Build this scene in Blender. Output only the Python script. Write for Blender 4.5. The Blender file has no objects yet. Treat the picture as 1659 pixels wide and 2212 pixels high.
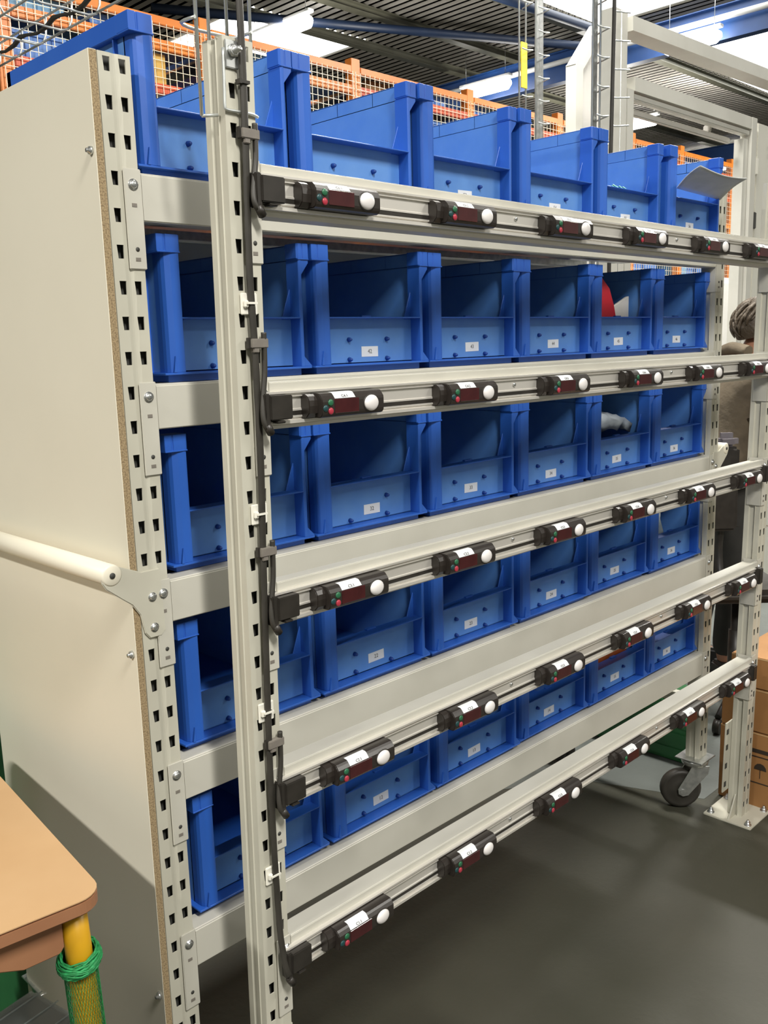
import bpy, bmesh, math, random
from mathutils import Vector, Matrix, Euler
random.seed(7)
SC = bpy.context.scene
COL = SC.collection
R = math.radians

# ------------------------------------------------------------------ materials
MATS = {}
def mat(name, col, rough=.5, metal=0., noise=None, bump=None, emit=None, strength=0, alpha=1., trans=0., spec=.5, coat=0., sheen=0.):
    m = bpy.data.materials.new(name); m.use_nodes = True
    nt = m.node_tree; b = nt.nodes['Principled BSDF']
    b.inputs['Base Color'].default_value = (*col, 1)
    b.inputs['Roughness'].default_value = rough
    b.inputs['Metallic'].default_value = metal
    b.inputs['Specular IOR Level'].default_value = spec
    if coat: b.inputs['Coat Weight'].default_value = coat
    if sheen: b.inputs['Sheen Weight'].default_value = sheen
    if trans: b.inputs['Transmission Weight'].default_value = trans
    if alpha < 1: b.inputs['Alpha'].default_value = alpha
    if emit:
        b.inputs['Emission Color'].default_value = (*emit, 1); b.inputs['Emission Strength'].default_value = strength
    tc = None
    if noise or bump:
        tc = nt.nodes.new('ShaderNodeTexCoord')
    if noise:                                    # (scale, second colour, low, high)
        n = nt.nodes.new('ShaderNodeTexNoise'); n.inputs['Scale'].default_value = noise[0]; n.inputs['Detail'].default_value = 5
        r = nt.nodes.new('ShaderNodeMapRange'); r.inputs['From Min'].default_value = noise[2]; r.inputs['From Max'].default_value = noise[3]
        x = nt.nodes.new('ShaderNodeMix'); x.data_type = 'RGBA'
        x.inputs['A'].default_value = (*col, 1); x.inputs['B'].default_value = (*noise[1], 1)
        nt.links.new(tc.outputs['Object'], n.inputs['Vector']); nt.links.new(n.outputs['Fac'], r.inputs['Value'])
        nt.links.new(r.outputs['Result'], x.inputs['Factor']); nt.links.new(x.outputs['Result'], b.inputs['Base Color'])
    if bump:                                     # (scale, strength, distance)
        n2 = nt.nodes.new('ShaderNodeTexNoise'); n2.inputs['Scale'].default_value = bump[0]; n2.inputs['Detail'].default_value = 4
        bp = nt.nodes.new('ShaderNodeBump'); bp.inputs['Strength'].default_value = bump[1]; bp.inputs['Distance'].default_value = bump[2]
        nt.links.new(tc.outputs['Object'], n2.inputs['Vector']); nt.links.new(n2.outputs['Fac'], bp.inputs['Height'])
        nt.links.new(bp.outputs['Normal'], b.inputs['Normal'])
    MATS[name] = m
    return m
M_post = mat('grey powder coat', (.56, .545, .46), .38, noise=(14, (.52, .50, .42), .35, .75))
M_beam = mat('light grey powder coat', (.57, .555, .49), .4, noise=(9, (.53, .515, .45), .35, .75))
M_zinc = mat('zinc plated steel', (.72, .73, .72), .3, .9, noise=(60, (.5, .52, .52), .35, .7))
M_galv = mat('galvanised wire', (.68, .71, .70), .38, .7)
M_alu = mat('anodised aluminium', (.80, .77, .72), .38, .55, noise=(5, (.74, .71, .66), .3, .7))
M_panel = mat('cream laminate', (.78, .74, .62), .45, noise=(3, (.74, .70, .58), .35, .75))
M_chip = mat('raw chipboard', (.40, .30, .17), .85, noise=(420, (.20, .14, .08), .42, .66), bump=(420, .4, .0006))
M_bin = mat('blue polypropylene', (.021, .108, .50), .40, noise=(7, (.030, .130, .53), .35, .7), bump=(160, .08, .0006), spec=.5)
M_binfront = mat('lighter blue polypropylene', (.085, .240, .62), .5, noise=(22, (.110, .275, .64), .35, .7), bump=(160, .1, .0006))  # lighter blue on the front and side walls
M_peg = mat('dark blue polypropylene', (.012, .06, .30), .5)
M_label = mat('white paper label', (.80, .82, .84), .6, noise=(40, (.76, .78, .80), .4, .6))
M_ink = mat('grey print ink', (.16, .16, .16), .6)
M_black = mat('black plastic', (.022, .019, .016), .42, noise=(30, (.03, .026, .022), .4, .6))
M_mod = mat('satin black housing', (.026, .021, .018), .33, bump=(400, .06, .0003))
M_rubber = mat('black cable sheath', (.03, .027, .022), .5, noise=(20, (.04, .036, .03), .4, .6))
M_splice = mat('grey cable splice plastic', (.23, .21, .18), .5, noise=(40, (.19, .17, .15), .4, .6))
M_disp = mat('dark red display window', (.060, .010, .012), .22, noise=(30, (.045, .007, .009), .4, .6), coat=.15)
M_lamp = mat('milky lamp dome', (.82, .79, .78), .3, noise=(30, (.78, .75, .74), .4, .6))
M_teal = mat('teal key', (.012, .055, .06), .35)
M_green = mat('green key', (.022, .13, .06), .35)
M_red = mat('red key', (.42, .035, .06), .35)
M_white = mat('white nylon', (.82, .80, .72), .45)
M_hole = mat('dark hole shade and hinge', (.05, .05, .045), .7)  # dark tone for shade in holes and slots, also one hinge
M_foam = mat('grey foam sheet', (.40, .41, .40), .8, noise=(25, (.36, .37, .36), .4, .65))
M_bag = mat('grey fabric', (.45, .50, .55), .75, noise=(18, (.30, .34, .40), .4, .65), bump=(60, .5, .004))
M_redc = mat('red card', (.55, .015, .03), .5)
M_paper = mat('printed white card', (.80, .77, .72), .6, noise=(30, (.70, .68, .63), .4, .7))
M_brick = mat('orange brown card', (.42, .10, .025), .6, noise=(12, (.36, .08, .02), .4, .65))
M_film = mat('clear plastic film', (.75, .85, .85), .12, trans=.75, alpha=.55)
M_floor = mat('dark concrete floor', (.046, .046, .033), .55, noise=(2.2, (.062, .060, .045), .35, .7), bump=(60, .25, .004), spec=.3)
M_wood = mat('beech laminate', (.56, .36, .19), .42, noise=(5, (.52, .325, .165), .4, .65))
M_woodedge = mat('beech edging', (.36, .17, .085), .5, noise=(8, (.31, .14, .07), .4, .65))
M_yellow = mat('yellow lacquer', (.66, .36, .012), .4, noise=(12, (.60, .32, .01), .4, .65))
M_net = mat('green net', (.012, .20, .055), .6, noise=(150, (.02, .30, .09), .45, .6))
M_carton = mat('brown cardboard', (.34, .165, .055), .8, noise=(6, (.29, .14, .045), .35, .7))
M_tape = mat('tan carton seam', (.50, .32, .15), .7)
M_mark = mat('black carton print', (.03, .02, .012), .8)
M_ink2 = mat('dark grey carton', (.06, .062, .062), .45, noise=(6, (.045, .047, .047), .4, .6))
M_orange = mat('orange rack steel', (.80, .25, .035), .42, noise=(6, (.72, .21, .03), .4, .6))
M_redrack = mat('red orange rack steel', (.62, .10, .03), .45, noise=(6, (.54, .08, .025), .4, .6))
M_mesh = mat('zinc mesh wire', (.80, .72, .56), .45, .2)
M_bbin = [mat('mid blue crate', (.09, .22, .60), .5, noise=(5, (.12, .27, .64), .4, .6)), mat('pale blue crate', (.22, .46, .70), .5, noise=(5, (.17, .40, .66), .4, .6)),
          mat('violet blue crate', (.15, .16, .50), .5, noise=(5, (.18, .18, .54), .4, .6)), mat('yellow carton', (.66, .42, .10), .7, noise=(5, (.60, .37, .09), .4, .6)),
          mat('brown carton', (.25, .13, .05), .8, noise=(5, (.21, .11, .04), .4, .6))]
M_deck = mat('corrugated roof steel', (.46, .44, .40), .36, .25, noise=(1.2, (.38, .36, .32), .35, .7))
M_purlin = mat('olive purlin paint', (.11, .108, .078), .5, noise=(3, (.09, .088, .062), .4, .6))
M_bluebeam = mat('blue structural paint', (.010, .045, .165), .45, noise=(2, (.014, .065, .22), .35, .7))
M_navy = mat('dark navy paint', (.007, .017, .045), .5, noise=(2, (.010, .022, .055), .4, .6))
M_pipe = mat('white conduit', (.70, .70, .68), .4)
M_sky = mat('bright skylight sheet', (.9, .9, .88), .5, emit=(1., 1., .95), strength=5.5)
M_tube = mat('lit fluorescent tube', (.9, .9, .9), .5, emit=(1., .98, .95), strength=16)
M_lampcase = mat('white lamp housing', (.75, .75, .73), .4)
M_guard = mat('grey machine profile', (.72, .71, .65), .35, .15, noise=(5, (.67, .66, .60), .4, .6))
M_guardp = mat('pale machine panel', (.72, .71, .64), .45, noise=(2, (.66, .65, .58), .4, .65))
M_opal = mat('white opal panel', (.90, .89, .85), .5, noise=(2, (.86, .85, .81), .4, .6), trans=.45)
M_wall = mat('pale hall wall', (.42, .42, .40), .7, noise=(1, (.37, .37, .35), .4, .6))
M_yellowtag = mat('yellow tag', (.72, .56, .05), .5)
M_skin = mat('skin', (.42, .21, .13), .5, noise=(12, (.36, .17, .10), .4, .6))
M_hair = mat('greying brown hair', (.055, .038, .022), .55, noise=(30, (.16, .13, .10), .48, .68), bump=(90, .8, .006))
M_coat = mat('beige wool coat', (.17, .135, .092), .85, noise=(14, (.12, .095, .065), .35, .7), bump=(30, .4, .01))
M_trous = mat('dark trousers', (.022, .021, .019), .8, noise=(12, (.03, .028, .025), .4, .6))
M_shoe = mat('black shoe leather', (.015, .014, .013), .45)
M_greenp = mat('green plastic', (.03, .17, .055), .45, noise=(6, (.025, .13, .045), .4, .6))
M_greyvinyl = mat('grey lilac upholstery', (.17, .155, .17), .6, noise=(15, (.14, .125, .14), .4, .6))
M_gstrip = mat('green items', (.04, .30, .24), .5)

# ------------------------------------------------------------------ mesh helpers
class MB:
    def __init__(s): s.bm = bmesh.new(); s.mi = 0; s.mats = []
    def use(s, m):
        if m not in s.mats: s.mats.append(m)
        s.mi = s.mats.index(m); return s
    def face(s, vs, smooth=False):
        try: f = s.bm.faces.new(vs)
        except ValueError: return None
        f.material_index = s.mi; f.smooth = smooth; return f
    def box(s, x0, x1, y0, y1, z0, z1, M=None):
        P = [Vector((x, y, z)) for z in (z0, z1) for y in (y0, y1) for x in (x0, x1)]
        if M is not None: P = [M @ p for p in P]
        v = [s.bm.verts.new(p) for p in P]
        for q in ((0, 2, 3, 1), (4, 5, 7, 6), (0, 1, 5, 4), (2, 6, 7, 3), (0, 4, 6, 2), (1, 3, 7, 5)): s.face([v[i] for i in q])
        return s
    def prism(s, pts, axis, a, b, smooth=False):
        # polygon pts in the two other axes (in xyz order), extruded along axis from a to b
        def P(p, t):
            l = list(p); l.insert(axis, t); return s.bm.verts.new(l)
        A = [P(p, a) for p in pts]; B = [P(p, b) for p in pts]; n = len(pts)
        s.face(A[::-1]); s.face(B)
        for i in range(n): s.face([A[i], A[(i+1) % n], B[(i+1) % n], B[i]], smooth)
        return s
    def tube(s, pts, r, n=8, cap=True, closed=False):
        pts = [Vector(p) for p in pts]; rings = []; N = len(pts)
        rr = r if isinstance(r, (list, tuple)) else [r]*N
        up = None
        for i, p in enumerate(pts):
            if closed: t = (pts[(i+1) % N]-pts[i-1])
            else: t = (pts[min(i+1, N-1)]-pts[max(i-1, 0)])
            t.normalize()
            if up is None: up = Vector((0, 0, 1)) if abs(t.z) < .9 else Vector((1, 0, 0))
            a = t.cross(up); 
            if a.length < 1e-6: a = t.cross(Vector((0, 1, 0)))
            a.normalize(); b = a.cross(t); up = b
            rings.append([s.bm.verts.new(p+rr[i]*(math.cos(k*2*math.pi/n)*a+math.sin(k*2*math.pi/n)*b)) for k in range(n)])
        for i in range(N if closed else N-1):
            A, B = rings[i], rings[(i+1) % N]
            for k in range(n): s.face([A[k], A[(k+1) % n], B[(k+1) % n], B[k]], True)
        if cap and not closed: s.face(rings[0][::-1]); s.face(rings[-1])
        return s
    def lathe(s, prof, M=None, n=20):
        # prof: (r, h) revolve about z
        M = M or Matrix(); rings = []
        for r, h in prof:
            if r < 1e-6: rings.append([s.bm.verts.new(M @ Vector((0, 0, h)))])
            else: rings.append([s.bm.verts.new(M @ Vector((r*math.cos(k*2*math.pi/n), r*math.sin(k*2*math.pi/n), h))) for k in range(n)])
        for A, B in zip(rings, rings[1:]):
            for k in range(n):
                q = [A[k % len(A)], A[(k+1) % len(A)], B[(k+1) % len(B)], B[k % len(B)]]
                u = []
                for v in q:
                    if v not in u: u.append(v)
                if len(u) > 2: s.face(u, True)
        if len(rings[0]) > 1: s.face(rings[0][::-1])
        if len(rings[-1]) > 1: s.face(rings[-1])
        return s
    def mesh(s, name, m=None, bevel=0, seg=2, ang=40):
        bm = s.bm
        bmesh.ops.recalc_face_normals(bm, faces=bm.faces[:])
        if bevel:
            es = [e for e in bm.edges if len(e.link_faces) == 2 and e.calc_face_angle(0) > R(ang)]
            bmesh.ops.bevel(bm, geom=es, offset=bevel, segments=seg, affect='EDGES', clamp_overlap=True)
        me = bpy.data.meshes.new(name); bm.to_mesh(me); bm.free()
        for k in (s.mats or [m]): me.materials.append(k)
        return me
    def build(s, name, m=None, parent=None, bevel=0, seg=2, ang=40):
        return obj(name, s.mesh(name, m, bevel, seg, ang), parent)
def obj(name, me, parent=None):
    o = bpy.data.objects.new(name, me); COL.objects.link(o)
    if parent is not None: o.parent = parent
    return o
def empty(name, M=None, parent=None):
    o = bpy.data.objects.new(name, None); COL.objects.link(o); o.empty_display_size = .05
    if parent is not None: o.parent = parent
    if M is not None: o.matrix_world = M
    return o
def T(x, y, z): return Matrix.Translation((x, y, z))
def tag(o, label, cat, group=None, kind=None):
    o['label'] = label; o['category'] = cat
    if group: o['group'] = group
    if kind: o['kind'] = kind
    return o
def struct(o): o['kind'] = 'structure'; return o
def kids(o): return [c for c in bpy.data.objects if c.parent == o]
def text_mesh(txt, size, depth=.0002, sx=1.):
    cu = bpy.data.curves.new('lettering', 'FONT'); cu.body = txt; cu.size = size; cu.align_x = 'CENTER'; cu.align_y = 'CENTER'; cu.extrude = depth
    cu.resolution_u = 3
    o = bpy.data.objects.new('tmp', cu); COL.objects.link(o)
    dg = bpy.context.evaluated_depsgraph_get()
    me = bpy.data.meshes.new_from_object(o.evaluated_get(dg)); me.name = 'lettering'
    me.transform(Matrix.Diagonal((sx, 1, 1, 1)))
    bpy.data.objects.remove(o); bpy.data.curves.remove(cu)
    me.materials.clear(); me.materials.append(M_ink)
    return me

ORD = ['leftmost', 'second from left', 'third from left', 'fourth from left', 'fifth from left', 'rightmost']
LEV = ['top', 'second', 'third', 'fourth', 'bottom']
ZB = [1.711, 1.411, 1.111, .811, .511]         # beam tops
# front frame leans a little and is not quite parallel to the rack
MF = T(.0927, -.1582, 1.798) @ Euler((.0131, .0036, .0062)).to_matrix().to_4x4()

# ------------------------------------------------------------------ perforated post
def perforated_mesh(name, z0, z1, zh, flip=False):
    """C-shaped post; hole columns at x=0 and x=.024, hole rows every 50 mm counted from zh; front face at y=0"""
    m = MB(); m.use(M_post)
    xs = [-.013, -.0056, .0054, .0105, .0135, .0186, .0296, .037]
    rows = [(z0, None)]
    k0 = int(math.floor((zh-z0-.015)/.05)); z = zh-.05*k0
    zs = []
    while z < z1-.012: zs.append(z); z += .05
    levels = [z0]
    for z in zs: levels += [z-.0095, z+.0095]
    levels.append(z1)
    grid = []
    for i, z in enumerate(levels):
        bot = 0 < i < len(levels)-1 and i % 2 == 1
        r = []
        for j, x in enumerate(xs):
            y = .0015 if j in (3, 4) else 0
            if bot and j in (1, 5): x += .0016
            if bot and j in (2, 6): x -= .0005
            r.append(m.bm.verts.new((x, y, z)))
        grid.append(r)
    for i in range(len(levels)-1):
        hole = i % 2 == 1
        for j in range(7):
            if hole and j in (1, 5): continue
            m.face([grid[i][j], grid[i][j+1], grid[i+1][j+1], grid[i+1][j]])
    # sides and returns
    for sx, j, sg in ((-.013, 0, 1), (.037, 7, -1)):
        prof = [(sx, .013), (sx+sg*.004, .016), (sx+sg*.004, .030), (sx, .033), (sx, .045), (sx+sg*.010, .045)]
        prev = [r[j] for r in grid]
        for px, py in prof:
            cur = [m.bm.verts.new((px, py, z)) for z in (levels[0], levels[-1])]
            if len(prev) > 2:
                # stitch the many-row front edge to the two-vertex side strip
                for a in range(len(prev)-1): pass
                cur_full = [m.bm.verts.new((px, py, z)) for z in levels]
                for c in cur: m.bm.verts.remove(c)
                for a in range(len(prev)-1): m.face([prev[a], prev[a+1], cur_full[a+1], cur_full[a]])
                prev = [cur_full[0], cur_full[-1]]; allc = cur_full
            else:
                m.face([prev[0], prev[1], cur[1], cur[0]]); prev = cur
    # added dark plate behind the holes, shade put into its colour
    zz = [levels[0], levels[-1]]
    v = [m.bm.verts.new((x, .0125, z)) for z in zz for x in (-.0128, .0368)]
    m.use(M_hole); m.face([v[0], v[1], v[3], v[2]])
    bmesh.ops.recalc_face_normals(m.bm, faces=m.bm.faces[:])
    geom = m.bm.faces[:]
    bmesh.ops.solidify(m.bm, geom=geom, thickness=.0016)
    me = bpy.data.meshes.new(name); bmesh.ops.recalc_face_normals(m.bm, faces=m.bm.faces[:]); m.bm.to_mesh(me); m.bm.free()
    for k in m.mats: me.materials.append(k)
    return me

def bolt_mesh(r=.006, h=.005):
    m = MB(); M = Matrix.Rotation(R(90), 4, 'X')
    m.lathe([(r*1.5, 0), (r*1.5, .0012), (r, .0012), (r, h*.7), (r*.75, h), (0, h)], M, 12)
    return m.mesh('bolt', M_zinc)
ME_bolt = bolt_mesh()
def bolt(parent, x, y, z, s=1., me=None):
    o = obj('bolt', me or ME_bolt, parent); o.location = (x, y, z); o.scale = (s, s, s); return o

def bracket_mesh(mirror=False):
    """L-shaped beam end bracket: flange on the post face, return on its inner side; x measured from the post edge"""
    m = MB(); s = -1 if mirror else 1
    def bx(x0, x1, *a):
        m.box(min(s*x0, s*x1), max(s*x0, s*x1), *a)
    bx(-.0255, .0025, -.0032, -.0005, -.135, .004)
    bx(0, .0030, -.0005, .040, -.135, .004)
    return m.mesh('end_bracket', M_beam, .0012, 2)
ME_brL, ME_brR = bracket_mesh(), bracket_mesh(True)
def slot_mesh():
    m = MB(); m.use(M_hole)
    M = Matrix.Rotation(R(90), 4, 'X')
    m.lathe([(.0032, 0), (.0032, .0006), (0, .0006)], M, 12)
    h = m.mesh('bracket_hole')
    m = MB(); m.box(-.004, .004, -.0006, 0, -.0025, .0025)
    return h, m.mesh('bracket_slot', M_splice)
ME_slot, ME_slot2 = slot_mesh()

def beam_part(root, name, x0, x1, z, y0, y1, lip=False, h=.067):
    m = MB()
    if lip: prof = [(y0, -h+.006), (y0+.006, -h), (y1, -h), (y1, -.006), (y0+.012, -.006), (y0+.009, 0), (y0+.001, 0), (y0, -.001)]
    else: prof = [(y0, -h), (y1, -h), (y1, -.002), (y1-.002, 0), (y0+.002, 0), (y0, -.002)]
    m.prism([(a, b) for a, b in prof], 0, x0, x1)
    b = m.build(name, M_beam, root, .0015, 2, 25); b.location = (0, 0, z)
    return b
def end_brackets(beam, xl, xr, y, xo=.0115):
    for me, x, s in ((ME_brL, xl, 1), (ME_brR, xr, -1)):
        k = obj('end_bracket', me, beam); k.location = (x, y, 0)
        bb = bolt(beam, x-s*xo, y-.0032, -.018, .9)
        sl = obj('bracket_hole', ME_slot, beam); sl.location = (x-s*.0115, y-.0032, -.107)
        for dz in (-.046, -.121): sl = obj('bracket_slot', ME_slot2, beam); sl.location = (x-s*.0115, y-.0032, dz)

# ------------------------------------------------------------------ mobile rack
rack = empty('mobile_shelf_rack', T(0, 0, 0))
tag(rack, 'grey perforated steel shelf rack on casters holding six columns of blue bins', 'shelf rack')
ZBOT = .168
me_post = perforated_mesh('upright', ZBOT, 1.865, 1.80)
def caster(x, y, ang, big=True):
    r = .0625
    m = MB()
    m.box(x-.045, x+.045, y-.045, y+.045, ZBOT-.004, ZBOT)
    m.lathe([(.030, ZBOT-.026), (.040, ZBOT-.022), (.042, ZBOT-.010), (.036, ZBOT-.004)], T(x, y, 0), 24)
    Mx = T(x, y, 0) @ Matrix.Rotation(ang, 4, 'Z')
    for sgn in (-1, 1):                         # fork cheeks
        P = [(-.014, ZBOT-.022), (.038, ZBOT-.022), (.034, ZBOT-.048), (-.024, r-.014), (-.040, r-.018), (-.054, r-.010), (-.056, r+.006), (-.026, ZBOT-.045)]
        A = [m.bm.verts.new(Mx @ Vector((p, sgn*.026, q))) for p, q in P]; B = [m.bm.verts.new(Mx @ Vector((p, sgn*.0295, q))) for p, q in P]
        m.face(A); m.face(B[::-1])
        for i in range(len(P)): m.face([A[i], A[(i+1) % len(P)], B[(i+1) % len(P)], B[i]])
    c = m.build('caster', M_zinc, rack, .001, 1)
    W = MB(); Mw = Mx @ T(-.042, 0, r) @ Matrix.Rotation(R(90), 4, 'X')
    W.lathe([(.012, -.018), (.030, -.020), (.042, -.014), (.050, -.017), (.058, -.016), (.0625, -.008), (.0625, .008), (.058, .016), (.050, .017), (.042, .014), (.030, .020), (.012, .018)], Mw, 32)
    W.build('wheel', M_rubber, c)
    A = MB(); A.lathe([(.008, -.034), (.008, .034)], Mw, 12); A.build('axle_bolt', M_zinc, c)
XR = 1.866
for x, y, rot in ((0, 0, 0), (XR, 0, 0), (.024, .56, math.pi), (XR+.024, .56, math.pi)):
    o = obj('upright', me_post, rack); o.location = (x, y, 0); o.rotation_euler.z = rot
caster(XR+.004, .022, R(-48)); caster(.012, .025, R(150)); caster(.012, .535, R(165)); caster(XR+.012, .535, R(60))
for i, z in enumerate(ZB):
    b = beam_part(rack, 'shelf_beam', .0395, XR-.0155, z, -.001, .04)
    end_brackets(b, .037, XR-.013, 0)
    b2 = beam_part(rack, 'rear_shelf_beam', .0395, XR-.0155, z, .52, .56)
    m = MB(); m.box(.040, XR-.016, .041, .519, z-.012, z-.006)
    for yy in (.12, .28, .44): m.box(.040, XR-.016, yy-.02, yy+.02, z-.034, z-.012)
    m.build('shelf_panel', M_zinc, rack, .001, 1)
for xx in (.012, XR+.012):
    for zz in (.33, 1.80):
        m = MB(); m.box(xx-.014, xx+.014, .047, .513, zz, zz+.03); m.build('side_tie', M_post, rack, .002)
m = MB(); m.use(M_panel); m.box(-.0262, -.0138, 0, .568, .035, 1.8655); 
for f in m.bm.faces:
    c = f.calc_center_median()
    if abs(c.x+.02) < .004: f.material_index = 1
m.mats = [M_panel, M_chip]
pan = m.build('side_panel', None, rack, .0006, 1)
pan['label'] = 'cream laminate board with raw chipboard edge'
for z, y in ((1.735, .012), (1.005, .012), (.42, .012)):
    s = MB(); s.lathe([(.0065, 0), (.0055, .004), (.003, .0055), (.003, .008), (0, .008)], T(-.0262, y, z) @ Matrix.Rotation(R(-90), 4, 'Y'), 10)
    s.build('wing_screw', M_zinc, pan)
def push_handle(x, sx, zc):
    hp = MB()
    # flat bracket bolted on the post face, plan in x-z; sx=-1 points left
    P = [(.018, .030), (.020, -.052), (.012, -.060), (-.008, -.060), (-.016, -.050), (-.022, -.020), (-.034, -.002), (-.052, .012), (-.074, .030), (-.080, .040), (-.080, .052), (-.074, .062), (-.064, .066), (-.040, .056), (-.016, .046), (.0, .046), (.016, .046)]
    hp.prism([(x+(-sx)*p, zc+q) for p, q in P], 1, -.0042, -.0006)
    h = hp.build('push_handle', M_post, rack, .0012, 2)
    t = MB(); cx = x+sx*.064
    t.lathe([(.0, 0), (.0135, 0), (.0165, .002), (.0165, .598), (.0135, .600), (0, .600)], T(cx, -.006, zc+.05) @ Matrix.Rotation(R(-90), 4, 'X'), 24)
    tt = t.build('handle_tube', M_panel, h); tt['label'] = 'pale plastic grip tube'
    e = MB(); e.lathe([(.0045, 0), (.0045, .0012), (0, .0012)], T(cx, -.0062, zc+.05) @ Matrix.Rotation(R(90), 4, 'X'), 12); e.build('end_hole_shade', M_hole, h)
    for dz in (.004, -.044): bolt(h, x-sx*.0, -.0044, zc+dz, .8)
push_handle(.006, -1, 1.088)
push_handle(XR+.018, 1, 1.075)

# ------------------------------------------------------------------ picking bins
W, D, H = .295, .40, .22
def bin_mesh():
    m = MB(); m.use(M_bin)
    t = .003; YP = .027                                                 # the low front wall sits back between the corner posts
    m.box(.014, W-.014, .014, D-.014, 0, .012)                          # inset foot
    m.box(.001, W-.001, .0005, D-.004, .011, .0145)                     # base flange
    m.use(M_binfront)
    m.box(.0105, .0105+t, .03, D-.012, .0145, H); m.box(W-.0105-t, W-.0105, .03, D-.012, .0145, H)
    m.use(M_bin)
    m.box(.012, W-.012, D-.012-t, D-.012, .0145, H)
    for sx in (0, 1):
        f = (lambda x: x) if sx == 0 else (lambda x: W-x)
        def S(a, b): return (min(f(a), f(b)), max(f(a), f(b)))
        e = -.0075 if sx else .0085                                     # the right post is slimmer than the left one
        col = [(.0300, .034), (.0300, .0020), (.0285, .0008), (.0250, .0004), (.0190, .0022), (.0145, .0060), (.0115, .0115), (.0105, .018), (.0105, .034), (.0135, .034), (.0140, .019), (.0205, .0062), (.0272, .0040), (.0272, .034)]
        col = [(a+(e if a > .024 else 0 if a < .016 else e*.5), b) for a, b in col]
        m.prism([(f(a), b) for a, b in (col if sx == 0 else col[::-1])], 2, .0145, .194)
        if sx:      # gusset plates on the outer corner
            for prof in ([(.0205, .194), (.0, .194), (.0, .188), (.0205, .163)], [(.0205, .0145), (-.001, .0145), (.0205, .036)]):
                m.prism([(f(a), b) for a, b in prof], 1, .0012, .0036)
        else:
            m.prism([(.0165, .0145), (.0215, .0145), (.0205, .040)], 1, -.0004, .004)
        # long side rim
        a, b = S(.0005, .0135); m.box(a, b, .029, D, .193, .1955); a2, b2 = S(0, .0025); m.box(a2, b2, .033, D, .1935, H)
        m.box(a, b, .033, D, H-.0025, H-.0003)
        for yy in (.10, .2, .30): m.box(a, b, yy, yy+.0025, .194, H-.001)
        for yy in (.05, .13, .27, .35):
            a3, b3 = S(.003, .012); m.box(a3, b3, yy, yy+.0025, .0145, .194)
        # rim corner block with its vertical seam
        cb = [(f(.0), 0.), (f(.0120), 0.), (f(.0125), .0016), (f(.0150), .0016), (f(.0155), 0.), (f(.0295+e), .0002), (f(.0325+e), .003), (f(.0325+e), .032), (f(.0135), .034), (f(0.), .034)]
        m.prism(cb if sx == 0 else cb[::-1], 2, .1950, H)
        a, b = S(.0, .0315+e); m.box(a, b, -.0010, .03, .193, .1955)
        # inner corner web between lip and post
        tri = [(f(.0285+e), .094), (f(.050+e), .094), (f(.0285+e), .150 if sx else .118)]
        m.prism(tri if sx == 0 else tri[::-1], 1, YP-.0005, YP+.0022)
    m.box(0, W, D-.0135, D, .193, H)                                    # rear rim
    m.use(M_binfront)
    m.box(.030, W-.018, YP, YP+.003, .0145, .097)                       # low front wall
    m.use(M_bin)
    m.box(.0365, W-.0215, .0008, YP+.003, .0957, .0980)                 # lip flange
    m.box(W/2-.012, W/2+.012, YP-.006, YP+.002, .098, .1015)
    m.box(.014, W-.014, YP, D-.014, .0145, .017)                        # inner floor
    return m.mesh('bin_body', None, .0006, 1, 50)
ME_bin = bin_mesh()
ME_bin.name = 'bin_shell'
def peg_mesh():
    m = MB(); m.lathe([(.0045, 0), (.0040, .004), (.0025, .008), (0, .0085)], Matrix.Rotation(R(90), 4, 'X'), 8); return m.mesh('peg', M_peg)
ME_peg = peg_mesh()
def blabel_mesh():
    m = MB(); m.box(-.0215, .0215, -.0006, 0, -.0095, .0095); return m.mesh('bin_label', M_label)
ME_bl = blabel_mesh()
BR = [[.340, .637, .936, 1.235, 1.5335, 1.844], [.364, .664, .962, 1.2575, 1.5525, 1.848], [.355, .653, .952, 1.250, 1.5495, 1.848],
      [.352, .652, .951, 1.256, 1.5525, 1.848], [.357, .658, .957, 1.2565, 1.5525, 1.848]]
EXTRA = {(0, 5): ' with grey sheet sticking out', (1, 4): ' holding red and white cards', (2, 4): ' holding grey cloth', (3, 5): ' holding clear bag', (4, 4): ' holding orange-brown box'}
txt_cache = {}
BINS = {}
bin_proto = None
for r in range(5):
    for c in range(6):
        x0 = BR[r][c]-W; y0 = ((.012, .012, .008, .0, -.006, -.012)[c] if r == 0 else .016)+random.uniform(-.003, .003)
        b = empty('picking_bin', T(x0, y0, ZB[r]+.0005) @ Matrix.Rotation(random.uniform(-.002, .002), 4, 'Z'))
        code = '%d%d' % (5-r, c+1)
        tag(b, 'blue bin labelled %s%s, %s on the %s shelf' % (code, EXTRA.get((r, c), ''), ORD[c], LEV[r]), 'bin', 'blue picking bins on the rack')
        obj('bin_shell', ME_bin, b)
        for px in (.105, .203):
            for pz in (.058, .022):
                if r == 2 and c == 1 and px < .15 and pz > .05: continue
                if r == 3 and c == 1 and px > .15 and pz > .05: continue
                k = obj('peg', ME_peg, b); k.location = (px, .0270, pz)
        l = obj('bin_label', ME_bl, b); l.location = (.160+random.uniform(-.006, .004), .0270, .037+random.uniform(-.003, .002)); l.rotation_euler.y = random.uniform(-.03, .03)
        if code not in txt_cache: txt_cache[code] = text_mesh(code, .011)
        t = obj('lettering', txt_cache[code], l); t.rotation_euler = (R(90), 0, 0); t.location = (0, -.0008, 0)
        BINS[(r, c)] = b

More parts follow.
